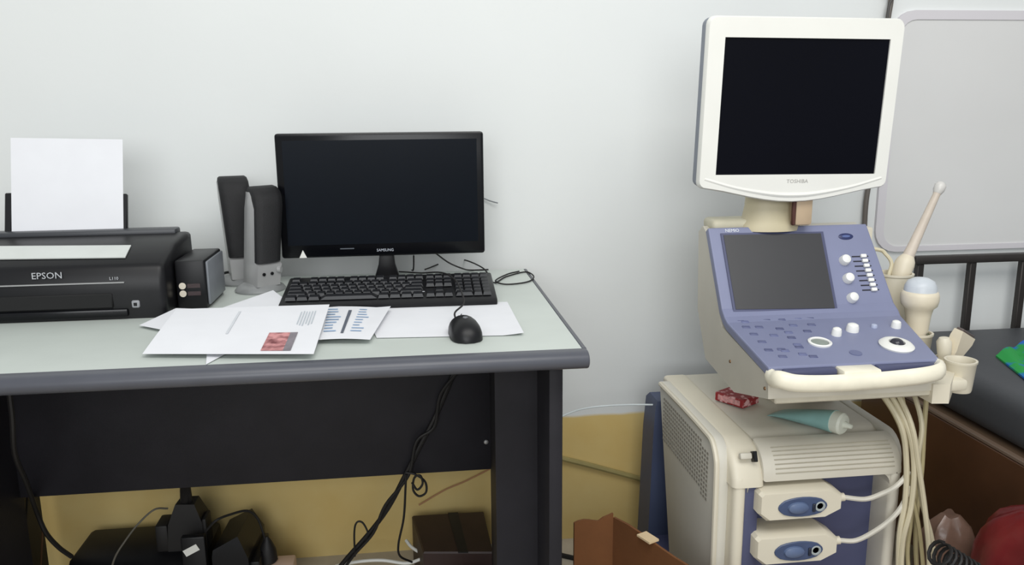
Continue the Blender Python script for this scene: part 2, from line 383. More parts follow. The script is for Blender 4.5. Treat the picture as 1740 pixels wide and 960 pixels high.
# ================================================================== PAPERS
def paper(name, label, corners, z4, fz=None, m_=PAPER, cat='paper', n=14):
    c = [atz(px, py, z) for (px, py), z in zip(corners, z4)]
    o = sheet(name, c, m_, n, n, fz); tag(o, label, cat); return o, c
Q = DZ+.0016
wob = lambda s, a=.0025: (lambda u, v: a*math.sin(3.1*u*math.pi+s)*math.sin(2*math.pi*v+s*1.7)+a)
paper('paper_sheet', 'long white sheet lying flat under the computer mouse', [(612, 516), (862, 513), (890, 569), (640, 574)], [Q, Q, Q, Q], lambda u, v: .004*max(0, u-.88)/.12*v+.0003)
paper('paper_sheet', 'white sheet turned diagonally, its corners poking out under the pile', [(357, 530), (464, 493), (513, 530), (350, 619)], [Q+.012, Q+.018, Q+.006, Q], None)
paper('paper_sheet', 'white sheet whose corner sticks out beside the printer', [(299, 524), (420, 528), (400, 585), (237, 553)], [Q+.014, Q+.016, Q+.006, Q+.003], lambda u, v: .0006)
bk, bc = paper('booklet', 'printed leaflet with dark bar lying under the photo sheet', [(550, 521), (664, 524), (629, 577), (540, 577)], [Q+.006]*2+[Q+.007]*2, lambda u, v: .002*math.sin(u*3)+.004*max(0, u-.8)/.2*(1-v))
def on_sheet(name, c, rect, mt, parent, fz, n=4):
    f2 = lambda u, v: (fz(u, v) if fz else 0)+.0012
    o = sheet(name, c, mt, n, n, f2, .0003, parent, rect); return o
bf = lambda u, v: .002*math.sin(u*3)+.004*max(0, u-.8)/.2*(1-v)
DARKPRINT = mat('dark_print', (92, 98, 110), .7); BLUEPRINT = mat('blue_print', (150, 176, 206), .7, 0, .15, 90)
on_sheet('printed_bar', bc, (.40, .45, .15, .86), DARKPRINT, bk, bf)
for i in range(9):
    v = .10+i*.085
    on_sheet('printed_line', bc, (.08, .20+.12*random.random(), v, v+.025), BLUEPRINT, bk, bf, 2)
    on_sheet('printed_line', bc, (.56, .66+.12*random.random(), v, v+.02), BLUEPRINT, bk, bf, 2)
af = lambda u, v: .0015*math.sin(u*5+1)*math.sin(v*3.1)+.002*(1-v)
ps, pc = paper('printed_sheet', 'white printed sheet with small reddish photo on top of the pile', [(300, 527), (560, 519), (533, 601), (242, 601)], [Q+.022, Q+.020, Q+.009, Q+.006], af)
def photo_mat():
    M = mat('red_photo_print', (170, 80, 84), .5); nt = M.node_tree; b_ = nt.nodes['Principled BSDF']
    nz = [n_ for n_ in nt.nodes if n_.type == 'TEX_NOISE'][0]; nz.inputs['Scale'].default_value = 55
    r = nt.nodes.new('ShaderNodeValToRGB'); e = r.color_ramp.elements
    e[0].position = .35; e[0].color = (*s2l((112, 48, 54)), 1); e[1].position = .62; e[1].color = (*s2l((214, 150, 150)), 1)
    nt.links.new(nz.outputs['Fac'], r.inputs['Fac']); nt.links.new(r.outputs['Color'], b_.inputs['Base Color']); return M
on_sheet('printed_photo', pc, (.685, .815, .60, .95), photo_mat(), ps, af)
on_sheet('printed_photo_edge', pc, (.815, .86, .60, .95), mat('grey_photo', (128, 122, 128), .6, 0, .2, 60), ps, af)
for i in range(6):
    u = .83+i*.018
    on_sheet('printed_line', pc, (u, u+.007, .14+.03*random.random(), .42+.05*random.random()), mat('faint_print', (190, 198, 204), .7), ps, af, 3)
b_ = on_sheet('printed_line', pc, (.42, .435, .12, .62), mat('faint_grey', (206, 209, 214), .8), ps, af, 5)

# ================================================================== MOUSE
mp = atz(789, 556, DZ+.015); ms = thing('computer_mouse', 'black wired computer mouse resting on a white sheet', 'mouse', (mp.x, mp.y, DZ+.0012), R(6))
def dome(s, sc=1):
    wv = .0262*(1-.10*s)*(max(0, 1-abs(s)**3.2))**.45*sc; hv = .034*(max(0, 1-((s+.12)/1.12)**2 if s > -.12 else 1-((s+.12)/.88)**2))**.5*sc
    return wv, hv
b = bm_new(); rings = []
for i in range(17):
    s = -0.985+1.97*i/16; wv, hv = dome(s); hv = max(hv, .004)
    rings.append([(wv*math.cos(R(a)), s*.052, 0 if a in (0, 180) else hv*math.sin(R(a))**.8) for a in range(0, 181, 15)])
loft(b, rings); obj('body', b, BLACKGLOSS if False else BLACK, ms, local=True)
b = bm_new(); lathe(b, [(.0085, -.003), (.010, 0), (.0085, .003)], 16, Matrix.Translation((0, .026, .0245)) @ Matrix.Rotation(R(90), 4, 'Y')); obj('scroll_wheel', b, RUBBER, ms, local=True)
b = bm_new(); tube(b, [(0, .050, .012), (.0005, .040, .0235), (.001, .032, .0290)], .0008, 6); obj('button_gap', b, mat('gap_black', (3, 3, 3), .8), ms, local=True)
b = bm_new(); lathe(b, [(.0045, 0), (.004, .0012), (0, .0016)], 14, frame_on(Vector((0, -.012, .0335)), (0, -.1, 1))); obj('logo_mark', b, mat('logo_grey', (110, 112, 116), .3), ms, local=True)
tip = Vector((mp.x-.005, mp.y+.050, DZ+.014))
b = bm_new(); tube(b, [tip, (mp.x-.002, mp.y+.085, DZ+.02), atz(800, 515, DZ+.028), atz(798, 495, DZ+.044), atz(792, 474, DZ+.054), atz(778, 462, DZ+.045), atz(755, 462, DZ+.012), atz(735, 460, DZ+.004), atz(722, 459, DZ+.003)], .0017)
obj('cable', b, RUBBER, ms)
ms.children[-1].matrix_parent_inverse = Matrix.Identity(4)
# the cable was drawn in world space: undo the turn of the mouse
cb = ms.children[-1]; cb.data.transform(ms.matrix_basis.inverted()); cb.location = (0, 0, 0)

def cable(name, label, pts, r, mt=RUBBER, n=8, group=None, cat='cable'):
    b = bm_new(); tube(b, pts, r, n); return single(name, b, mt, label, cat, group)
Zc = DZ+.0025
cable('keyboard_cable', 'thin black cable looping over the right rear desk corner', [atz(722, 458, Zc), atz(775, 440, Zc+.006), atz(820, 455, Zc+.02), atz(838, 480, Zc+.002), atz(860, 470, Zc), atz(893, 462, Zc), atz(907, 470, Zc), atz(896, 479, Zc), atz(860, 483, Zc), atz(842, 477, Zc+.003), atz(862, 466, Zc+.003), atz(882, 461, Zc+.002)], .0017)
cable('monitor_cable', 'thin black cable dropping from the underside of the computer monitor', [aty(703, 434, -.145), aty(703, 450, -.14), aty(702, 459, -.13), atz(700, 459, Zc)], .0018)
cable('monitor_cable', 'black cable slanting down right from the monitor underside', [aty(740, 430, -.145), aty(762, 446, -.14), aty(785, 456, -.135), atz(800, 459, Zc), atz(830, 458, Zc)], .0018)
cable('wire_end', 'short dark wire end poking out behind the computer monitor', [aty(815, 334, -.006), aty(832, 341, -.008), aty(846, 345, -.012)], .0014, mat('grey_wire', (120, 124, 128), .6))
cable('speaker_cable', 'short dark cable between the ink tank and the speakers', [Vector((-.40, -.30, DZ+.035)), atz(372, 468, DZ+.015), atz(385, 463, DZ+.008), atz(400, 462, DZ+.004)], .003)

# ================================================================== CABLES UNDER THE DESK
Y = -.308
def P(px, py, y=Y): return aty(px, py, y)
cable('cable_bundle', 'thick black cable bundle running down the front of the modesty panel', [P(772, 632), P(752, 680), P(735, 718), P(715, 755), P(690, 805), P(660, 862, -.28), P(628, 905, -.26), P(590, 948, -.24), P(560, 985, -.22)], .0055)
cable('signal_cable', 'second black cable twisted beside the thick bundle', [P(776, 634, -.312), P(748, 672, -.316), P(738, 725, -.315), P(708, 750, -.316), P(694, 808, -.312), P(655, 858, -.29), P(634, 906, -.27), P(600, 945, -.25), P(572, 985, -.23)], .0035)
cable('looped_cable', 'black cable coiled in loops at the lower edge of modesty panel', [P(690, 803, -.316), P(705, 806, -.317), P(722, 818, -.315), P(724, 836, -.316), P(712, 843, -.312), P(702, 832, -.314), P(704, 812, -.318), P(714, 808, -.320), P(718, 822, -.318), P(709, 832, -.318), P(700, 820, -.318)], .0025)
cable('hanging_cable', 'thin black cable hanging straight down beneath the loops', [P(690, 806, -.314), P(689, 830, -.31), P(686, 880, -.29), P(677, 925, -.27), P(680, 945, -.25), P(700, 955, -.22)], .0025)
cable('small_loop_cable', 'small black cable loop standing up from the thick bundle', [P(603, 945, -.25), P(602, 905, -.26), P(606, 888, -.262), P(616, 888, -.262), P(625, 905, -.262), P(622, 918, -.26)], .0022)
cable('curved_cord', 'black cord curving from the left desk duct to the black case', [Vector((P(20, 700, -.46).x, -.46, .715)), P(20, 700, -.46), P(25, 770, -.44), P(45, 820, -.37), P(62, 868, -.27), P(78, 905, -.25), P(100, 930, -.23), P(122, 946, -.21)], .005)
cable('thin_cord', 'thin dark cord hanging straight behind the left desk panel', [P(46, 845, -.2), P(44, 900, -.2), P(43, 985, -.2)], .002)
cable('thin_cord', 'thin brown cord hanging beside the curved power cord', [P(73, 895, -.21), P(71, 930, -.2), P(68, 985, -.19)], .0022, mat('brown_cord', (92, 64, 38), .6))
cable('adapter_cord', 'thin grey cord arching over the black case to the plug adapters', [P(285, 864, -.2), P(262, 866, -.22), P(235, 890, -.23), P(212, 920, -.25), P(195, 948, -.26), P(185, 985, -.26)], .0022, mat('grey_cord', (92, 88, 78), .6))
cable('supply_cord', 'thin black cord arching from the power unit to its plug', [P(350, 902, -.215), P(368, 884, -.22), P(392, 874, -.2), P(420, 868, -.18), P(437, 880, -.17), P(447, 905, -.17), P(453, 930, -.165)], .0028)
cable('white_cable', 'white cable lying in a low arc across the floor', [P(570, 962, -.16), P(610, 954, -.16), P(650, 952, -.16), P(690, 957, -.165), P(715, 950, -.17), P(738, 942, -.175)], .004, WHITE)
cable('white_cable', 'white cable dropping behind the black hanging cable to the floor', [P(690, 918, -.10), P(700, 930, -.12), P(718, 940, -.14), P(738, 941, -.165)], .004, WHITE)
cable('pink_cord', 'faint brownish cord running diagonally over the yellow wall', [P(832, 797, -.008), P(790, 818, -.008), P(755, 833, -.008), P(712, 858, -.008)], .002, mat('pinkish_cord', (176, 130, 92), .7))
cable('olive_band', 'olive band slanting along the yellow wall beside the desk', [P(850, 745, -.009), P(930, 772, -.009), P(1000, 790, -.009), P(1060, 806, -.009), P(1120, 822, -.009), P(1170, 835, -.009)], .0075, mat('olive_band_tone', (150, 138, 88), .7))  # tube added to draw a dark diagonal band across the dado
cable('white_wire', 'thin pale wire arching from the desk to the ultrasound cart', [P(900, 740, -.2), P(958, 706, -.15), P(1000, 693, -.15), P(1060, 688, -.16), P(1122, 688, -.18), P(1150, 690, -.17)], .0022, mat('pale_wire', (196, 204, 206), .4))
cable('floor_cable', 'black cable stub on the floor beside the right desk panel', [atz(900, 935, .006), atz(940, 940, .006), atz(962, 945, .006), atz(985, 949, .006), atz(1030, 950, .006)], .006)

# ================================================================== THINGS UNDER THE DESK
cs = thing('desktop_case', 'flat black desktop case lying on the floor under the desk', 'computer', (-.62, -.15, 0))
b = bm_new(); prism(b, [(-.21, .004), (-.21, .12), (-.185, .14), (-.05, .14), (-.05, .004)], -.79, -.485, .012, 2); obj('housing', b, BLACK, cs)
b = bm_new(); box(b, -.77, -.60, -.213, -.209, .02, .105, .002, 1); obj('front_panel', b, BLACKGLOSS, cs)
for x in (-.76, -.50):
    for y in (-.21, -.07):
        b = bm_new(); lathe(b, [(.012, 0), (.012, .006)], 12, Matrix.Translation((x, y, 0))); obj('foot', b, RUBBER, cs)
up_ = thing('power_unit', 'black power supply block with white label under the desk', 'power unit', (-.425, -.17, 0))
b = bm_new(); loft(b, [[(-.470, -.22, 0), (-.385, -.235, 0), (-.375, -.08, 0), (-.46, -.08, 0)], [(-.470, -.22, .14), (-.388, -.235, .14), (-.378, -.08, .14), (-.46, -.08, .14)], [(-.468, -.215, .155), (-.412, -.215, .185), (-.402, -.09, .190), (-.455, -.09, .165)]]); obj('housing', b, BLACK, up_, ang=20)
b = bm_new(); box(b, -.388, -.366, -.225, -.09, 0, .125, .004); obj('side_module', b, BLACK, up_)
lp = aty(325, 935, -.236); b = bm_new(); box(b, -.0165, .0165, -.008, .008, 0, .001, 0, 1, frame_on(lp, (0, -1, 0), (1, 0, .5))); obj('label_sticker', b, WHITE, up_, False)
b = bm_new(); box(b, lp.x-.022, lp.x+.03, lp.y+.001, lp.y+.02, 0, lp.z+.03, .004); obj('transformer', b, BLACK, up_)
ad = thing('plug_adapter', 'cluster of black plug adapters on top of the case', 'adapter', (-.53, -.15, .139))
b = bm_new(); loft(b, [[(-.575, -.18, .139), (-.495, -.18, .139), (-.495, -.11, .139), (-.57, -.11, .139)], [(-.57, -.18, .205), (-.495, -.18, .205), (-.495, -.115, .205), (-.565, -.115, .205)], [(-.553, -.17, .25), (-.51, -.175, .25), (-.51, -.13, .25), (-.55, -.13, .25)]]); obj('block', b, RUBBER, ad, ang=20)
b = bm_new(); box(b, -.60, -.572, -.18, -.12, .139, .205, .005); obj('side_plug', b, RUBBER, ad)
b = bm_new(); box(b, -.497, -.486, -.18, -.13, .139, .215, .005); obj('side_plug', b, RUBBER, ad)
b = bm_new(); tube(b, [(-.535, -.155, .245), (-.528, -.17, .29), (-.515, -.2, .33), (-.495, -.26, .40)], .011); obj('cord', b, RUBBER, ad)
b = bm_new(); tube(b, [(-.523, -.155, .245), (-.518, -.18, .30), (-.50, -.22, .35), (-.47, -.262, .40)], .006); obj('cord', b, RUBBER, ad)
b = bm_new(); q = P(455, 938, -.165); lathe(b, [(.004, .04), (.012, .025), (.02, .005), (.022, -.02), (.012, -.03)], 12, Matrix.Translation(q)); single('power_plug', b, RUBBER, 'black moulded power plug at the end of the arching cord', 'plug')
st = thing('extension_socket', 'pale extension socket block below the moulded black plug', 'socket', (q.x, q.y, 0))
b = bm_new(); box(b, q.x-.03, q.x+.06, q.y-.03, q.y+.03, 0, q.z-.026, .006); obj('housing', b, mat('pinkish_plastic', (222, 190, 168), .5), st)
# brown case and white box
zt = .125; K = [atz(700, 876, zt), atz(822, 869, zt), atz(838, 938, zt), atz(719, 938, zt)]
bc_ = thing('brown_case', 'dark brown flat case with black strap against the yellow wall', 'case', (.08, -.18, 0))
b = bm_new(); loft(b, [[(p.x, p.y, .0) for p in K], [(p.x, p.y, zt-.004) for p in K], [(p.x*.97+.003, p.y*.98-.003, zt) for p in K]]); obj('body', b, mat('dark_brown_board', (50, 32, 28), .55, 0, .12, 25), bc_, ang=20)
a_ = K[0].lerp(K[1], .50); b1 = K[0].lerp(K[1], .64); c_ = K[3].lerp(K[2], .64); d_ = K[3].lerp(K[2], .50)
b = bm_new(); loft(b, [[(p.x, p.y+o_, zt-.001) for p, o_ in ((a_, 0), (b1, 0), (c_, -.003), (d_, -.003))], [(p.x, p.y+o_, zt+.002) for p, o_ in ((a_, 0), (b1, 0), (c_, -.003), (d_, -.003))]]); obj('strap', b, RUBBER, bc_, False)
b = bm_new(); box(b, .055, .13, -.355, -.31, 0, .112, .003); single('white_carton', b, mat('white_card', (214, 214, 208), .7), 'small white carton in front of the brown case', 'carton')

# ================================================================== CARDBOARD BOX
CARD = mat('cardboard', (112, 70, 36), .85, 0, .08, 14, .2, 120)
cx = thing('cardboard_box', 'open brown cardboard box with torn rim beside the ultrasound cart', 'box', (.43, -.62, 0))
zb = .30; pA = atz(976, 889, zb); pB = atz(1042, 879, zb); pC = atz(1168, 960, zb)
dirR = (pC-pB); dirR.z = 0; dirR.normalize(); pC = pB+dirR*.36; pA2 = pA
def wallpanel(name, p, q, z0, rim, th, hs=8):
    b = bm_new(); d = (q-p); nn = Vector((d.y, -d.x, 0)).normalized()*th; outer = []
    prof = [(k/hs, rim(k/hs)) for k in range(hs+1)]
    t = bmesh.new()
    lo = [t.verts.new((p.x+d.x*k, p.y+d.y*k, z0)) for k, z in prof]; hi = [t.verts.new((p.x+d.x*k, p.y+d.y*k, z)) for k, z in prof]
    for i in range(hs): t.faces.new((lo[i], lo[i+1], hi[i+1], hi[i]))
    solid(t, th); merge(b, t)
    return obj(name, b, CARD, cx, False)
wallpanel('back_wall', pA, pB, 0, lambda k: zb+.004*math.sin(k*7)+(.006 if k > .7 else 0), .005)
wallpanel('side_wall', pB, pC, 0, lambda k: zb+.005*math.sin(k*9)*(1-k), .005)
pD = pA+dirR*.36
wallpanel('front_wall', pD, pC, 0, lambda k: .2, .005)
wallpanel('low_side_wall', pA, pD, 0, lambda k: .115, .005)
b = bm_new(); loft(b, [[(p.x, p.y, .0) for p in (pA, pB, pC, pD)], [(p.x, p.y, .004) for p in (pA, pB, pC, pD)]]); obj('base', b, CARD, cx, False)
f0 = pB.lerp(pC, .25); f1 = pB.lerp(pC, .36)
b = bm_new(); box(b, -.002, .035, -.012, .012, -.002, .002, 0, 1, Matrix.Translation(f0+Vector((0, 0, .004))) @ Matrix.Rotation(math.atan2(dirR.y, dirR.x), 4, 'Z')); obj('tape_scrap', b, mat('tape', (214, 190, 152), .5), cx, False)

# ================================================================== ULTRASOUND MACHINE
us = thing('ultrasound_machine', 'cream and blue ultrasound cart with control console and tilted monitor', 'ultrasound machine', (.74, -.40, 0))
YF = -.62; XL, XR = .578, .913
def cart_prof(rear_t, rear_b, front, ztop, zb_, rad):
    pr = [(rear_b, zb_), (rear_t, ztop)]
    pr += [(front+rad-rad*math.sin(R(a)), ztop-rad+rad*math.cos(R(a))) for a in range(0, 91, 15)]
    return pr+[(front, zb_)]
# main shell built around the connector bay: left post, right post, top hood, rear block
bayL = [aty(1266, 845, YF).x, .584]; bayR = aty(1514, 815, YF).x; bayT = .425
b = bm_new(); prism(b, cart_prof(-.17, -.26, -.555, .5, .08, .05), XL+.004, XR, .012, 3); obj('body_core', b, GREYCREAM, us)
# hood: the curved top front with louvres
b = bm_new(); hood = [(-.56, .4995)]+[(-.56-.06*math.sin(R(a)), .4395+.06*math.cos(R(a))) for a in range(10, 91, 10)]+[(YF, .437), (-.555, .437)]
prism(b, hood, XL+.058, XR, .005, 2); obj('front_hood', b, GREYCREAM, us)
b = bm_new(); box(b, XL+.003, XL+.027, YF, -.55, .08, .45, .010, 3); obj('front_post', b, CREAM, us)
b = bm_new(); box(b, bayR, XR, YF, -.55, .08, .45, .010, 3); obj('front_post', b, GREYCREAM, us)
# rounded shoulder strip along the left of the top
b = bm_new(); pr = cart_prof(-.175, -.26, -.623, .503, .09, .085); inner = cart_prof(-.175, -.26, -.56, .44, .09, .05)
prism(b, pr, XL-.001, XL+.062, .012, 3)
# cut away the strip below the hood so the bay stays open
t2 = bmesh.new(); me_ = bpy.data.meshes.new('t'); b.to_mesh(me_); b.free(); t2.from_mesh(me_); bpy.data.meshes.remove(me_)
g = t2.verts[:]+t2.edges[:]+t2.faces[:]
bmesh.ops.bisect_plane(t2, geom=g, plane_co=(0, 0, .428), plane_no=(0, 0, 1), clear_inner=True)
bmesh.ops.holes_fill(t2, edges=[e for e in t2.edges if e.is_boundary], sides=0)
obj('shoulder_strip', t2, CREAM, us)
# bay back, blue left cheek
b = bm_new(); box(b, XL+.028, bayR+.002, -.561, -.550, .085, .44); bay = obj('connector_bay', b, DEEP_BLUE, us, False)
b = bm_new(); box(b, XL+.024, XL+.056, -.614, -.556, .085, .430, .008, 2); obj('bay_cheek', b, DEEP_BLUE, us)
# rounded corner fillets of the bay opening
for xs, sgn in ((XL+.03, 1), (bayR, -1)):
    rr_ = .022; pr = [(xs, 0.4375), (xs+sgn*rr_, 0.4375)]+[(xs+sgn*rr_-sgn*rr_*math.sin(R(a)), 0.4375-rr_+rr_*math.cos(R(a))) for a in range(15, 91, 15)]
    b = bm_new(); prism(b, pr, YF+.004, -.557, axis='y'); obj('bay_corner', b, GREYCREAM, us)
# louvres
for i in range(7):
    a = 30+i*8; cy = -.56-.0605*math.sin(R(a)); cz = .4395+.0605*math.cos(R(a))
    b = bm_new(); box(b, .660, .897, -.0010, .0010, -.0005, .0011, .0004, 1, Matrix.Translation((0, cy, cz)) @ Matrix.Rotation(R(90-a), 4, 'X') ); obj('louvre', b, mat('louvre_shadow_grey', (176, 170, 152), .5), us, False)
# keyhole
kp = Vector((aty(1283, 778, -.612).x, -.606, aty(1283, 778, -.612).z))
b = bm_new(); box(b, -.0035, .0035, -.010, .010, -.006, .010, .001, 1, frame_on(kp, (0, -1, .45))); obj('lock_slot', b, BLACK, us)
b = bm_new(); box(b, -.012, .011, -.006, .006, -.004, .0085, .003, 2, frame_on(kp+Vector((-.017, 0, .002)), (0, -1, .45))); obj('lock_cover', b, GREYCREAM, us)
# left side panel with rim and vents
SP = mat('side_panel_plastic', (212, 209, 198), .5, 0, .03, 9)
b = bm_new(); prism(b, cart_prof(-.222, -.345, -.590, .505, .08, .05), .556, XL+.004, .004); sp = obj('side_panel', b, SP, us)
b = bm_new(); path = [(.556, -.232, .503), (.556, -.40, .505), (.556, -.535, .503)]+[(.556, -.54-.05*math.sin(R(a)), .455+.05*math.cos(R(a))) for a in (25, 45, 65, 85)]+[(.556, -.592, .40), (.556, -.594, .25), (.556, -.595, .085)]
tube(b, path, .0055, 8, 4); obj('side_rim', b, CREAM, sp)
b = bm_new()
for i in range(22):
    for j in range(11):
        y = -.265-i*.0132; z = .478-j*.0095-(.0 if i < 19 else .012)
        box(b, .5545, .5575, y-.0048, y+.0018, z-.0022, z+.0022)
vg = obj('vent_slots', b, mat('vent_dark', (140, 136, 126), .7), sp, False); vg['kind'] = 'stuff'
# right side panel
b = bm_new(); prism(b, cart_prof(-.222, -.345, -.590, .500, .08, .05), XR-.004, XR+.018, .004); obj('side_panel', b, SP, us)
# rear blue column, base, castors
b = bm_new(); loft(b, [[(.545, -.20, .05), (.90, -.20, .05), (.90, -.11, .05), (.545, -.11, .05)], [(.552, -.20, .36), (.90, -.20, .36), (.90, -.115, .36), (.552, -.115, .36)], [(.556, -.20, .435), (.90, -.20, .435), (.90, -.12, .435), (.556, -.12, .435)], [(.562, -.195, .447), (.89, -.195, .447), (.89, -.13, .447), (.562, -.13, .447)]])
obj('rear_column', b, mat('dusk_blue_plastic', (66, 76, 104), .5, 0, .06, 8), us)
b = bm_new(); box(b, .55, .94, -.64, -.14, .075, .105, .012, 3); obj('base', b, DEEP_BLUE, us)
for x in (.585, .905):
    for y in (-.59, -.19):
        b = bm_new(); lathe(b, [(.02, -.012), (.036, -.010), (.036, .010), (.02, .012)], 20, Matrix.Translation((x, y, .036)) @ Matrix.Rotation(R(90), 4, 'Y')); cst = obj('castor', b, RUBBER, us)
        b = bm_new(); box(b, x-.016, x+.016, y-.016, y+.016, .05, .08, .003, 1); obj('castor_fork', b, DARKSTEEL, cst)

# ---- console
_t = atx(1203, 387, .602); _f = atx(1229, 541, .602); _b = atx(1306, 625, .602)
TOP = (_t.y, _t.z); FOLD = (_f.y, _f.z); FRT = (_b.y, _b.z)
XT = (.602, aty(1472, 381, _t.y).x); XF = (.602, aty(1524, 536, _f.y).x); XB = (.602, aty(1598, 612, _b.y).x)
def slab(stations, th):
    """stations: (y,z,xl,xr) along the top line; sheet thickened downwards"""
    t = bmesh.new(); L = []; Rr = []
    for y, z, a, c in stations: L.append(t.verts.new((a, y, z))); Rr.append(t.verts.new((c, y, z)))
    for i in range(len(L)-1): t.faces.new((L[i], L[i+1], Rr[i+1], Rr[i]))
    solid(t, th)
    bmesh.ops.recalc_face_normals(t, faces=t.faces[:])
    bmesh.ops.bevel(t, geom=[e for e in t.edges if e.calc_face_angle(0) > R(50)], offset=.003, segments=2, profile=.5, affect='EDGES')
    return t
def lerp(a, b_, k): return a+(b_-a)*k
stn = [(*TOP, *XT)]
for k in (.9,): stn.append((lerp(TOP[0], FOLD[0], k), lerp(TOP[1], FOLD[1], k), lerp(XT[0], XF[0], k), lerp(XT[1], XF[1], k)))
stn.append((FOLD[0]-.005, FOLD[1]+.004, *XF))
for k in (.1, .55): stn.append((lerp(FOLD[0], FRT[0], k), lerp(FOLD[1], FRT[1], k), lerp(XF[0], XB[0], k), lerp(XF[1], XB[1], k)))
stn.append((*FRT, *XB))
obj('control_panel', slab(stn, .018), CONSOLE_BLUE, us, False)
# cream shell under and behind the panel
pf = [(TOP[0]+.013, TOP[1]-.012, .604, XT[1]-.002), (FOLD[0]+.012, FOLD[1]-.020, .604, XF[1]-.003), (FRT[0]+.004, FRT[1]-.018, .604, XB[1]-.002), (FRT[0]+.003, FRT[1]-.058, .606, XB[1]-.004), (-.52, .580, .612, .94), (-.36, .60, .612, .955), (-.318, .70, .606, .962), (-.312, TOP[1]-.016, .604, XT[1]), (-.330, TOP[1]-.002, .606, XT[1]-.002)]
t = bmesh.new(); A = [t.verts.new((a, y, z)) for y, z, a, c in pf]; B = [t.verts.new((c, y, z)) for y, z, a, c in pf]; n = len(A)
fa = t.faces.new(A); fb = t.faces.new(list(reversed(B)))
for i in range(n): t.faces.new((A[i], B[i], B[(i+1) % n], A[(i+1) % n]))
bmesh.ops.triangulate(t, faces=[fa, fb]); bmesh.ops.recalc_face_normals(t, faces=t.faces[:])
obj('console_shell', t, GREYCREAM, us, ang=25)
for px, py in ((1241, 614), (1300, 660)):
    p = atx(px, py, .6005); b = bm_new(); lathe(b, [(.0035, 0), (.003, .002), (0, .0025)], 10, frame_on(p, (-1, 0, 0), (0, 1, 0))); obj('screw', b, mat('brass_screw', (120, 92, 62), .4, .5), us)
# column between cart and console
b = bm_new(); box(b, .745, .90, -.37, -.22, .495, .62, .02, 3); obj('console_column', b, GREYCREAM, us)
b = bm_new(); box(b, .62, XB[1]-.006, FRT[0]+.006, -.56, FRT[1]-.070, FRT[1]-.052, .003, 1); obj('underplate', b, mat('plate_cream', (206, 200, 182), .5), us)
# planes of the upright and the desk of the console
nU = Vector((0, -(TOP[1]-FOLD[1]), (TOP[0]-FOLD[0]))).normalized(); pU = Vector((.78, *FOLD))
nL = Vector((0, -(FOLD[1]-FRT[1]), FOLD[0]-FRT[0])).normalized(); pL = Vector((.78, *FRT))
def quad_plate(pxs, p0, n_, h, th=.002):
    q = [onplane(x, y, p0+n_*h, n_) for x, y in pxs]; t = bmesh.new(); t.faces.new([t.verts.new(p) for p in q])
    solid(t, th); bmesh.ops.recalc_face_normals(t, faces=t.faces[:]); return t
obj('screen_surround', quad_plate([(1224, 397), (1398, 394), (1423, 528), (1246, 530)], pU, nU, .001), DEEP_BLUE, us, False)
obj('touch_screen', quad_plate([(1229, 400), (1394, 397), (1418, 524), (1250, 526)], pU, nU, .0022), mat('touch_screen_grey', (64, 64, 66), .3, 0, .05, 5, spec=.35), us, False)  # ceiling reflection put into the screen's grey base colour
text('console_lettering', 'NEMIO', .010, frame_on(onplane(1244, 392, pU+nU*.0008, nU), nU), mat('print_white', (226, 230, 236), .5), us, sx=.95)
def knob(px, py, r, h, mt, nm='knob', plane='L', dome_=True):
    p0, n_ = (pU, nU) if plane == 'U' else (pL, nL)
    p = onplane(px, py, p0, n_); b = bm_new()
    pr = [(r*1.05, -.001), (r, h*.55), (r*.85, h*.9), (r*.5, h*1.05), (0, h*1.1)] if dome_ else [(r, -.001), (r, h), (r*.9, h*1.1), (0, h*1.1)]
    lathe(b, pr, 16, frame_on(p, n_)); return obj(nm, b, mt, us)
KN = mat('white_knob', (236, 236, 232), .4)
for px, py in ((1434, 443), (1440, 474), (1447, 507)): knob(px, py, .0105, .014, KN, plane='U')
# dark oval badge
p = onplane(1437, 402, pU, nU); b = bm_new(); lathe(b, [(.016, 0), (.016, .001), (.014, .0016), (0, .0016)], 24, frame_on(p, nU), 1, .45); bd = obj('oval_badge', b, mat('navy_badge', (40, 48, 92), .35), us)
b = bm_new(); lathe(b, [(.009, .001), (.009, .0021), (0, .0021)], 20, frame_on(p, nU), 1, .3); obj('badge_mark', b, mat('badge_mark', (84, 100, 150), .4), bd)
# sliders: slot and white cap
for i in range(8):
    k = i/7; px = 1455+k*18; py = 436+k*57
    p = onplane(px, py, pU, nU); pq = onplane(px+16, py-1, pU, nU)
    M = frame_on(p, nU)
    b = bm_new(); box(b, -.010, .026, -.0013, .0013, -.001, .0006, 0, 1, M); sl_ = obj('slider_slot', b, mat('slot_dark', (28, 28, 40), .6), us, False)
    b = bm_new(); box(b, .008, .020, -.0036, .0036, 0, .006, .001, 1, M); obj('slider_cap', b, KN, sl_)
# lower deck knobs
knob(1448, 562, .0115, .014, KN); knob(1421, 569, .009, .014, KN); knob(1522, 556, .009, .013, KN); knob(1485, 556, .006, .006, mat('pale_blue_knob', (176, 184, 208), .4))
# ring with green centre
p = onplane(1393, 583, pL, nL); M = frame_on(p, nL)
b = bm_new(); lathe(b, [(.019, 0), (.021, 0), (.0215, .003), (.0185, .0045), (.016, .003), (.016, 0)], 28, M); rg_ = obj('control_ring', b, KN, us)
b = bm_new(); lathe(b, [(.015, 0), (.015, .0015), (.012, .002), (0, .002)], 20, M); obj('ring_centre', b, mat('sage_plastic', (142, 150, 142), .5), rg_)
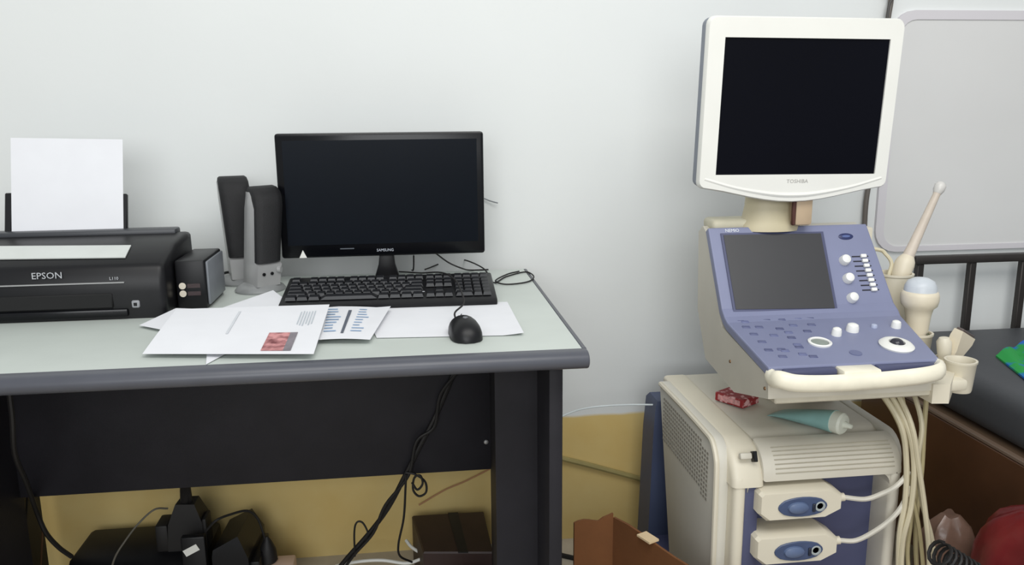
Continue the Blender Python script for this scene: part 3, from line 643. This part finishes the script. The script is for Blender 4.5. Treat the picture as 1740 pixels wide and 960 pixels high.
# trackball
p = onplane(1523, 588, pL, nL); M = frame_on(p, nL)
b = bm_new(); lathe(b, [(.028, 0), (.029, .003), (.025, .007), (.019, .009), (.0135, .0085), (.0125, .004)], 32, M, 1.05, 1.1); tb = obj('trackball_ring', b, WHITE, us)
b = bm_new(); lathe(b, [(0, .015), (.005, .0142), (.009, .012), (.0122, .008), (.0128, .003)], 24, M); obj('trackball', b, mat('dark_ball', (48, 48, 56), .2), tb)
b = bm_new(); p2 = onplane(1454, 600, pL, nL); lathe(b, [(.011, 0), (.011, .0012), (0, .0016)], 20, frame_on(p2, nL)); obj('round_key', b, mat('muted_blue_key', (104, 110, 144), .5), us)
# keys of the deck (darker printed keys in slanting rows)
keypx = [(1258, 545), (1266, 547), (1302, 543), (1328, 543), (1355, 541), (1376, 540), (1379, 552), (1348, 553), (1325, 559), (1281, 568), (1315, 570), (1345, 574), (1295, 581), (1355, 586), (1306, 595), (1328, 594), (1334, 596), (1358, 590), (1330, 606), (1364, 602), (1382, 606), (1268, 556), (1340, 565), (1372, 563), (1290, 556)]
for i, (px, py) in enumerate(keypx):
    p = onplane(px, py, pL, nL); M = frame_on(p, nL, (1, -.15, 0)); b = bm_new()
    box(b, -.0075, .0075, -.0045, .0045, -.001, .0016, .001, 1, M); obj('console_key', b, mat(('key_blue_a', 'key_blue_b', 'key_blue_c')[i % 3], ((94, 99, 132), (104, 110, 146), (86, 91, 124))[i % 3], .5), us)
# blue grips recessed behind the handle
for xs in ((1334, 1424), (1492, 1590)):
    a = aty(xs[0], 630, -.70).x; c = aty(xs[1], 622, -.70).x
    b = bm_new(); box(b, a, c, FRT[0]-.014, FRT[0]+.004, FRT[1]-.024, FRT[1]-.003, .004, 2); obj('hand_grip', b, DEEP_BLUE, us)
# handle
yh = FRT[0]-.034
hp = [Vector((.609, FRT[0]+.008, FRT[1]-.016)), Vector((.608, FRT[0]-.008, FRT[1]-.018)), aty(1326, 645, yh+.008), aty(1352, 651, yh), aty(1400, 652, yh), aty(1460, 649, yh), aty(1520, 644, yh), aty(1570, 638, yh), aty(1594, 632, yh+.010), Vector((XB[1]-.002, FRT[0]-.004, FRT[1]-.014)), Vector((XB[1]-.004, FRT[0]+.01, FRT[1]-.014))]
b = bm_new(); tube(b, hp, .013, 12, 6, sec=(.0150, .0095)); obj('handle', b, mat('handle_cream', (240, 234, 214), .38), us)
b = bm_new(); a = aty(1426, 632, FRT[0]-.015).x; c = aty(1490, 628, FRT[0]-.015).x; box(b, a, c, FRT[0]-.032, FRT[0]+.002, FRT[1]-.028, FRT[1]-.002, .004, 2); obj('handle_bridge', b, MATS['handle_cream'], us)
# holder bracket on the right
b = bm_new(); box(b, .93, 1.0, -.66, -.34, .610, .632, .006, 2); obj('holder_bracket', b, CREAM, us)
def cup(cx_, cy_, r, zt_, h, open_=True):
    b = bm_new(); M = Matrix.Translation((cx_, cy_, zt_-h))
    lathe(b, [(0, 0), (r*.80, 0), (r*.84, .004), (r*.98, h-.006), (r*1.04, h-.004), (r*1.04, h), (r*.90, h), (r*.86, h-.004), (r*.74, .010), (0, .010)], 28, M)
    return obj('probe_cup', b, CREAM, us)
c1 = (1.018, -.375); cup(*c1, .036, .775, .125)
c2 = (1.012, -.475); cup(*c2, .031, .672, .065)
c3 = (1.030, -.555); cup(*c3, .026, .640, .035)
q4 = aty(1633, 611, -.62); cup(q4.x, q4.y, .0275, q4.z, .060)
b = bm_new(); loft(b, [[(XB[1]-.01, FRT[0]-.002, z), (XB[1]+.02, FRT[0]-.006, z), (q4.x-.020, q4.y-.014, z), (q4.x-.020, q4.y+.016, z), (XB[1]-.01, FRT[0]+.05, z)] for z in (q4.z-.056, q4.z-.020)]); obj('cup_arm', b, CREAM, us, ang=20)
b = bm_new(); box(b, .955, 1.01, -.41, -.33, .632, .665, .008, 2); obj('cup_support', b, CREAM, us)

# ---- the tilted monitor
mo = Vector((.7615, -.405, 1.125))
MM = Matrix.Translation(mo) @ Matrix.Rotation(R(3), 4, 'X') @ Matrix.Rotation(R(0.6), 4, 'Y')
def outline(gr=0):
    w_, tz, bz = .198+gr, .165+gr, -.158-gr; r_ = .016; o_ = []
    for cx_, cz_, a in ((w_-r_, tz-r_, 0), (-w_+r_, tz-r_, 90)):
        for i in range(5): q = R(a+22.5*i); o_.append((cx_+r_*math.cos(q), cz_+r_*math.sin(q)))
    for i in range(4): q = R(180+22.5*i); o_.append((-w_+.014+.014*math.cos(q), bz+.010+.014*math.sin(q)))
    for i in range(1, 12): k = i/12; o_.append((-w_+.02+(2*w_-.04)*k, bz-.005-.027*math.sin(math.pi*k)**1.3))
    for i in range(4): q = R(292.5+22.5*i); o_.append((w_-.014+.014*math.cos(q), bz+.010+.014*math.sin(q)))
    return o_
b = bm_new(); ol = outline()
t = bmesh.new(); sx0, sx1, sz0, sz1 = -.163, .170, -.134, .126
# bezel ring with a hole for the screen: front ring + bevelled inner lip + outer sides
inn = []
for x, z in ol: # project outline point radially on the screen rectangle
    mx_, mz_ = (sx0+sx1)/2, (sz0+sz1)/2; dx, dz = x-mx_, z-mz_; k = min((sx1-sx0)/2/max(abs(dx), 1e-6), (sz1-sz0)/2/max(abs(dz), 1e-6)); inn.append((mx_+dx*k, mz_+dz*k))
corners = [(sx1, sz1), (sx0, sz1), (sx0, sz0), (sx1, sz0)]
for cx_, cz_ in corners:
    i = min(range(len(inn)), key=lambda q: (inn[q][0]-cx_)**2+(inn[q][1]-cz_)**2); inn[i] = (cx_, cz_)
lay = [[(x*.985, -.017, z*.985) for x, z in ol], [(x, -.011, z) for x, z in ol], [(x, -.004, z) for x, z in ol]]
I1 = [(x, -.0165, z) for x, z in inn]; I2 = [(x, -.012, z) for x, z in inn]
loft(b, [I2, I1]+lay, caps=False); b.transform(MM); mpart = obj('monitor_bezel', b, WHITE, us)
b = bm_new(); box(b, sx0-.002, sx1+.002, -.0128, -.010, sz0-.002, sz1+.002, 0, 1, MM); obj('monitor_screen', b, mat('navy_black_screen', (5, 6, 15), .35, 0, .2, 3, spec=.12), mpart, False)
b = bm_new(); loft(b, [[(x*.995, -.004, z*.995) for x, z in ol], [(x*.99, .022, z*.99) for x, z in ol], [(x*.7, .050, z*.7) for x, z in ol]]); b.transform(MM); obj('monitor_back', b, mat('grey_back', (128, 134, 146), .5), mpart)
text('brand_lettering', 'TOSHIBA', .0105, MM @ frame_on(Vector((.007, -.0168, -.1475)), (0, -1, 0)), mat('print_soft_grey', (176, 174, 170), .5), mpart, sx=1.05)
b = bm_new(); tube(b, [(-.185, -.013, -.142), (-.12, -.0135, -.160), (-.05, -.0145, -.172), (0, -.015, -.175), (.05, -.0145, -.172), (.12, -.0135, -.160), (.185, -.013, -.142)], .005, 8); b.transform(MM); obj('chin_ridge', b, WHITE, mpart)
# neck of the monitor
b = bm_new(); lathe(b, [(.062, 0), (.060, .012), (.052, .022), (.047, .05), (.045, .085)], 28, Matrix.Translation((.742, -.345, .872)), 1.1, .75); obj('monitor_neck', b, mat('aged_cream', (196, 186, 156), .5, 0, .05, 12), us)
b = bm_new(); box(b, .775, .812, -.40, -.32, .885, .955, .006, 2); obj('neck_hinge', b, mat('tan_plastic', (190, 168, 140), .5), us)
b = bm_new(); box(b, .616, .80, -.362, -.30, .872, .896, .009, 3); obj('neck_shelf', b, mat('aged_cream2', (206, 200, 176), .5), us)
b = bm_new(); box(b, .768, .776, -.400, -.392, .886, .935, .002, 1); obj('hinge_gap', b, mat('rust_dark', (78, 44, 36), .6), us)

# ================================================================== PROBES
PB = mat('probe_cream', (222, 212, 190), .42, 0, .03, 14)
e1 = thing('endocavity_probe', 'long slim cream ultrasound probe leaning out of the tall cup', 'probe', (c1[0], c1[1], .69))
tipp = aty(1597, 318, -.36); basep = Vector((c1[0]+.004, c1[1], .70)); bulb = aty(1537, 449, -.372)
ax = (tipp-bulb).normalized()
def along(path_r, mt, nm, parent):
    b = bm_new(); n = 16; rings = []; pts = [Vector(p) for p, r in path_r]
    nr = Vector((0, -1, 0))
    for i, (p, r) in enumerate(path_r):
        t_ = (pts[min(i+1, len(pts)-1)]-pts[max(i-1, 0)]).normalized(); nr = (nr-t_*nr.dot(t_)).normalized(); bn = t_.cross(nr)
        rings.append([Vector(p)+nr*(r*math.cos(2*math.pi*q/n))+bn*(r*math.sin(2*math.pi*q/n)) for q in range(n)])
    loft(b, rings); return obj(nm, b, mt, parent)
along([(basep, .016), (basep.lerp(bulb, .5), .019), (bulb-ax*.02, .020), (bulb, .0205), (bulb+ax*.010, .018), (bulb+ax*.020, .012)], PB, 'grip', e1)
along([(bulb+ax*.012, .0125), (bulb.lerp(tipp, .3), .0105), (bulb.lerp(tipp, .9), .0075), (tipp-ax*.012, .0085)], mat('probe_pinkish', (206, 194, 180), .42), 'shaft', e1)
along([(tipp-ax*.014, .0085), (tipp-ax*.006, .0115), (tipp+ax*.004, .0118), (tipp+ax*.010, .008), (tipp+ax*.012, .003)], mat('probe_tip', (206, 204, 200), .3), 'tip', e1)
b = bm_new(); tube(b, [(.94, -.318, .825), aty(1492, 424, -.335), aty(1505, 432, -.35), aty(1515, 448, -.36), (c1[0]-.012, c1[1]+.004, .765), (c1[0]-.008, c1[1], .72)], .0042); obj('cable', b, CABLECREAM, e1)
b = bm_new(); box(b, .958, .985, -.335, -.305, .74, .868, .005, 2); obj('probe_port', b, CREAM, us)
# convex volume probe
vp = thing('volume_probe', 'fat cream probe with pale grey dome standing in the middle cup', 'probe', (c2[0], c2[1], .617))
b = bm_new(); lathe(b, [(.020, 0), (.021, .05), (.024, .085), (.027, .100), (.034, .107), (.0362, .117), (.0362, .128), (.034, .134), (.031, .136)], 32, Matrix.Translation((c2[0], c2[1], .622))); obj('grip', b, PB, vp)
b = bm_new(); lathe(b, [(.0312, .134), (.030, .146), (.025, .156), (.014, .162), (0, .164)], 32, Matrix.Translation((c2[0], c2[1], .622))); obj('dome', b, mat('dome_grey', (200, 206, 212), .35), vp)
b = bm_new(); lathe(b, [(.0045, 0), (.0035, .002), (0, .003)], 10, frame_on(Vector((c2[0]+.010, c2[1]-.0225, .672)), (.4, -1, 0))); obj('marker', b, mat('olive_marker', (84, 86, 62), .5), vp)
# flat probe lying in the small cup
fp = thing('flat_probe', 'small wedge-shaped cream probe tilted in the low cup', 'probe', (c3[0], c3[1], .62))
Mf = Matrix.Translation((c3[0], c3[1], .632)) @ Matrix.Rotation(R(28), 4, 'Y') @ Matrix.Rotation(R(25), 4, 'Z')
b = bm_new(); loft(b, [[(-.012, -.010, 0), (.012, -.010, 0), (.012, .010, 0), (-.012, .010, 0)], [(-.016, -.012, .025), (.016, -.012, .025), (.016, .012, .025), (-.016, .012, .025)], [(-.026, -.011, .05), (.026, -.011, .05), (.026, .011, .05), (-.026, .011, .05)], [(-.028, -.009, .064), (.028, -.009, .064), (.028, .009, .064), (-.028, .009, .064)]], M=Mf); obj('grip', b, PB, fp, ang=25)
b = bm_new(); box(b, -.026, .026, -.007, .007, .064, .069, .002, 2, Mf); obj('lens', b, mat('lens_dark', (92, 82, 80), .4), fp)
Mg = Matrix.Translation((c3[0]-.012, c3[1]-.006, .636)) @ Matrix.Rotation(R(-6), 4, 'Y')
b = bm_new(); lathe(b, [(.010, 0), (.013, .02), (.014, .04), (.009, .048), (0, .05)], 16, Mg); obj('cable_plug', b, CREAM, fp)

# probe cables hanging at the right of the cart
def hang(lbl, pts, r, mt): cable('probe_cable', lbl, pts, r, mt, 8, 'probe cables hanging beside the cart')
LBL = 'cream probe cable hanging from the console down the cart right side'
sets = [([(1515, 682), (1530, 720), (1540, 780), (1538, 850), (1528, 910), (1526, 990)], -.645, .0052), ([(1528, 678), (1542, 725), (1553, 790), (1548, 860), (1534, 920), (1530, 995)], -.650, .0052),
        ([(1543, 675), (1548, 720), (1562, 800), (1572, 870), (1578, 930), (1580, 1000)], -.655, .0050), ([(1568, 672), (1566, 720), (1560, 780), (1566, 850), (1584, 920), (1588, 1000)], -.64, .0046),
        ([(1575, 665), (1570, 730), (1566, 800), (1558, 870), (1556, 930), (1560, 1000)], -.60, .0046), ([(1508, 684), (1520, 705), (1535, 745), (1546, 820), (1562, 900), (1572, 1000)], -.63, .0040),
        ([(1535, 676), (1545, 740), (1556, 820), (1548, 885), (1542, 940), (1548, 1000)], -.61, .0042)]
for i, (px_, y_, r_) in enumerate(sets):
    pts = [aty(x, y, y_) for x, y in px_]; pts[0] = pts[0]+Vector((0, .0, .012)); pts[0].y = -.60
    hang(LBL if i < 4 else 'thinner yellowed probe cable hanging among the cream ones beside the cart', pts, r_, (CABLECREAM, mat('cable_yellowed', (186, 174, 134), .5))[i in (4, 5, 6)])

# connectors plugged into the bay
NAVY = mat('navy_latch', (66, 80, 112), .35, 0, .1, 40)
def connector(label, px, py, cable_pts):
    p = aty(px, py, -.640)           # centre of the front face
    c_ = thing('probe_connector', label, 'connector', (p.x, -.60, p.z-.03))
    W, H = .082, .030
    def oc(w_, h_, y): return [(p.x-w_, y, p.z-h_*.45), (p.x-w_+.018, y, p.z-h_), (p.x+w_-.03, y, p.z-h_), (p.x+w_, y, p.z-h_*.45), (p.x+w_, y, p.z+h_*.5), (p.x+w_-.024, y, p.z+h_), (p.x-w_+.006, y, p.z+h_), (p.x-w_, y, p.z+h_*.8)]
    b = bm_new(); loft(b, [oc(W-.006, H-.004, -.556), oc(W, H, -.590), oc(W, H, -.632), oc(W-.004, H-.004, -.640)]); obj('housing', b, CREAM, c_, ang=30)
    Mo = frame_on(Vector((p.x+.002, -.640, p.z-.002)), (0, -1, 0))
    b = bm_new(); prism(b, [(.051*math.cos(R(a))*(1 if abs(math.cos(R(a))) < .8 else .94), .0195*math.sin(R(a))) for a in range(0, 360, 15)], -.001, .003, .001, 1, 'z', Mo); lt = obj('latch_plate', b, NAVY, c_)
    b = bm_new(); lathe(b, [(.021, .002), (.019, .007), (.010, .010), (0, .0105)], 20, Mo @ Matrix.Translation((-.010, 0, 0)), 1, .55); obj('latch_knob', b, mat('steel_blue_knob', (92, 108, 140), .3), lt)
    b = bm_new(); lathe(b, [(.009, .003), (.010, .0045), (.007, .005), (.006, .003)], 16, Mo @ Matrix.Translation((.033, 0, 0))); obj('lock_ring', b, mat('pale_ring', (168, 176, 176), .4), lt)
    b = bm_new(); box(b, .018, .024, -.010, .006, .002, .006, .001, 1, Mo); obj('lock_tab', b, mat('tab_dark', (36, 42, 58), .4), lt)
    b = bm_new(); tube(b, [(p.x+W-.004, -.612, p.z-.004), (p.x+W+.016, -.614, p.z-.002)], .008, 12); obj('strain_relief', b, CREAM, c_)
    b = bm_new(); tube(b, [(p.x+W+.012, -.614, p.z-.002)]+cable_pts, .0048); obj('cable', b, mat('connector_cable', (208, 204, 192), .5), c_)
connector('upper cream probe connector with blue latch in the cart bay', 1362, 859, [aty(1470, 848, -.622), aty(1500, 838, -.632), aty(1520, 828, -.640), aty(1534, 815, -.640), aty(1545, 800, -.640)])
connector('lower cream probe connector with blue latch in the cart bay', 1355, 934, [aty(1455, 918, -.622), aty(1490, 900, -.632), aty(1518, 878, -.640), aty(1535, 855, -.642), aty(1545, 825, -.642)])

# ================================================================== THINGS ON THE CART
def red_mat():
    M = mat('red_pack', (150, 40, 44), .45); nt = M.node_tree; b_ = nt.nodes['Principled BSDF']; nz = [n_ for n_ in nt.nodes if n_.type == 'TEX_NOISE'][0]; nz.inputs['Scale'].default_value = 70
    r = nt.nodes.new('ShaderNodeValToRGB'); e = r.color_ramp.elements; e[0].position = .54; e[0].color = (*s2l((146, 34, 40)), 1); e[1].position = .62; e[1].color = (*s2l((222, 176, 176)), 1)
    nt.links.new(nz.outputs['Fac'], r.inputs['Fac']); nt.links.new(r.outputs['Color'], b_.inputs['Base Color']); return M
rb = thing('medicine_box', 'small red and white carton on top of the ultrasound cart', 'carton', (.683, -.368, .5025))
Mr = Matrix.Rotation(R(-58), 4, 'Z')
b = bm_new(); box(b, -.036, .036, -.028, .028, 0, .019, .001, 1, Mr); obj('carton', b, red_mat(), rb, False, True)
b = bm_new(); box(b, -.028, .028, -.0288, -.0275, .004, .015, 0, 1, Mr); obj('printed_band', b, mat('pink_print', (206, 150, 150), .5, 0, .3, 160), rb, False, True)
gl = thing('gel_tube', 'pale teal tube of ultrasound gel lying on the cart', 'gel tube', (.80, -.47, .502))
g0 = atz(1318, 700, .506); g1 = atz(1418, 716, .526); d = (g1-g0); L_ = d.length; d.normalize(); sd = Vector((-d.y, d.x, 0)).normalized(); uu = d.cross(sd)*-1
if uu.z < 0: uu = -uu
b = bm_new(); rings = []
for i in range(9):
    k = i/8; wv = lerp(.030, .024, k); hv = lerp(.0012, .0225, k**.8); cc = Vector((g0.x+(g1.x-g0.x)*k, g0.y+(g1.y-g0.y)*k, .5035+hv))
    rings.append([cc+sd*(wv*math.cos(2*math.pi*q/16))+Vector((0, 0, 1))*(hv*math.sin(2*math.pi*q/16)) for q in range(16)])
loft(b, rings); obj('tube_body', b, mat('teal_tube', (138, 180, 178), .35, 0, .06, 25), gl)
cc = rings[-1][0]*0; dd = Vector((d.x, d.y, 0)).normalized(); e0 = Vector((g1.x, g1.y, .526)); Mc = frame_on(e0, dd, (0, 0, 1))
b = bm_new(); lathe(b, [(.0215, 0), (.0215, .016), (.018, .020), (.007, .021), (.004, .036), (0, .037)], 20, Mc); obj('cap', b, mat('pale_cap', (214, 218, 206), .45), gl)
b = bm_new(); p = atz(1425, 690, .5); lathe(b, [(.032, 0), (.034, .012), (.028, .026), (.012, .034), (0, .035)], 14, Matrix.Translation((p.x-.02, p.y+.06, .502)), 1.3, .8); single('crumpled_cloth', b, mat('dark_cloth', (58, 48, 40), .9), 'dark crumpled cloth under the console behind the gel tube', 'cloth')

# ================================================================== COUCH
ch = thing('examination_couch', 'examination couch with dark steel headboard and brown side board', 'couch', (1.6, -.95, 0))
b = bm_new(); box(b, 1.268, 2.05, -.066, -.040, .727, .747, .003, 2); obj('headboard_rail', b, DARKSTEEL, ch)
for i in range(6):
    x = 1.286+i*.145
    b = bm_new(); box(b, x-.009, x+.009, -.062, -.044, .40, .728, .002, 1); obj('headboard_post', b, DARKSTEEL, ch)
b = bm_new(); box(b, 1.154, 1.166, -1.95, -.06, .10, .440, .002, 1); obj('side_board', b, mat('brown_board', (84, 54, 34), .35, 0, .25, 7), ch)
b = bm_new(); box(b, 1.155, 1.169, -1.95, -.05, .440, .449, .002, 1); obj('side_rail', b, mat('rail_brown', (116, 98, 84), .35), ch)
b = bm_new(); box(b, 1.168, 2.05, -1.95, -.05, .425, .447, .002, 1); obj('deck', b, mat('deck_board', (90, 70, 52), .7), ch)
for x in (1.17, 2.01):
    for y in (-1.93, -.09):
        b = bm_new(); box(b, x, x+.03, y, y+.03, 0, .425, .003, 1); obj('leg', b, DARKSTEEL, ch)
VINYL = mat('charcoal_vinyl', (62, 64, 68), .5, 0, .06, 12, .1, 150)
def pad(y0, y1, lbl, z0=.4495, z1=.556):
    b = bm_new(); pr = rrect(1.172, 2.04, z0, z1, .035, 5)
    prism(b, [(x, z) for x, z in pr], y0, y1, .02, 3, 'y'); o = single('mattress_pad', b, VINYL, lbl, 'mattress', 'couch mattress pads'); return o
pad(-.655, -.07, 'charcoal vinyl mattress pad at the headboard end of the couch')
pad(-1.94, -.668, 'charcoal vinyl mattress pad at the foot end of the couch')
# blue and green cloth on the pad
def cloth_mat():
    M = mat('blue_green_cloth', (20, 140, 70), .8); nt = M.node_tree; b_ = nt.nodes['Principled BSDF']
    nz = [n_ for n_ in nt.nodes if n_.type == 'TEX_NOISE'][0]; nz.inputs['Scale'].default_value = 14
    r = nt.nodes.new('ShaderNodeValToRGB'); e = r.color_ramp.elements; e[0].position = .44; e[0].color = (*s2l((20, 96, 190)), 1); e[1].position = .52; e[1].color = (*s2l((28, 150, 66)), 1)
    nt.links.new(nz.outputs['Fac'], r.inputs['Fac']); nt.links.new(r.outputs['Color'], b_.inputs['Base Color']); return M
cl = [atz(1692, 606, .557), atz(1750, 582, .557), atz(1810, 640, .557), atz(1748, 652, .557)]
o = sheet('folded_cloth', cl, cloth_mat(), 16, 12, lambda u, v: .003+.010*abs(math.sin(u*6+v*2))*min(1, 6*u*(1-u)+.2), .004); tag(o, 'blue and green cloth lying folded on the couch pad', 'cloth')
# cable along the wall above the couch
cable('wall_cable', 'dark cable hanging down the wall behind the ultrasound monitor', [Vector((1.175, -.012, 2.75)), Vector((1.18, -.012, 2.0)), P(1519, -60, -.012), P(1514, 0, -.012), P(1508, 40, -.012), P(1497, 150, -.012), P(1482, 280, -.012), P(1472, 340, -.012), P(1468, 400, -.012), P(1462, 480, -.012)], .0065, mat('brownish_cable', (96, 90, 84), .5))
cable('wall_cable', 'thin twisted wire beside the dark cable near the ceiling', [Vector((1.165, -.014, 2.75)), Vector((1.17, -.024, 2.0)), P(1510, -60, -.024), P(1520, -15, -.024), P(1511, 8, -.024), P(1508, 30, -.024)], .003, mat('dark_wire', (64, 62, 60), .5))

# ================================================================== BAGS between cart and couch
def bag(name, label, c, rx, ry, h, mt, seed, sq=2.6):
    rnd = random.Random(seed); ph = [rnd.uniform(0, 6.28) for _ in range(6)]; b = bm_new(); rings = []
    for i in range(15):
        k = i/14; z = h*k; s = (1-(max(0, k-.5)/.515)**3)**.5 if k > .5 else .93+.14*k
        ring = []
        for q in range(36):
            a = 2*math.pi*q/36; wv = 1+.05*math.sin(5*a+ph[0]+7*k)+.04*math.sin(9*a+ph[1]-5*k)+.025*math.sin(15*a+ph[2]+11*k)
            e = 2/sq; cx_, sy_ = math.cos(a), math.sin(a)
            ring.append((c[0]+rx*s*wv*math.copysign(abs(cx_)**e, cx_), c[1]+ry*s*wv*math.copysign(abs(sy_)**e, sy_), z+.012*math.sin(3*a+ph[3])*k*s))
        rings.append(ring)
    loft(b, rings); return single(name, b, mt, label, 'bag')
bag('plastic_bag', 'dark red plastic bag standing beside the couch side board', (1.066, -.79), .066, .13, .425, mat('maroon_plastic', (112, 26, 30), .3, 0, .3, 12, .5, 25), 3)
bag('plastic_bag', 'greyish brown see-through plastic bag next to the hanging cables', (1.048, -.585), .056, .052, .325, mat('smoky_plastic', (112, 88, 76), .25, 0, .3, 14, .5, 30), 8)
b = bm_new(); pts = []
q0 = aty(1592, 938, -.80); q1 = aty(1668, 985, -.80); turns = 9; axd = (q1-q0)
for i in range(turns*12+1):
    k = i/(turns*12); a = 2*math.pi*turns*k; s_ = Vector((-axd.z, 0, axd.x)).normalized()
    pts.append(q0+axd*k+s_*(.020*math.cos(a))+Vector((0, 1, 0))*(.020*math.sin(a)))
tube(b, pts, .0032, 6, smooth=False); single('coiled_cord', b, RUBBER, 'black coiled cord in front of the plastic bags', 'cord')
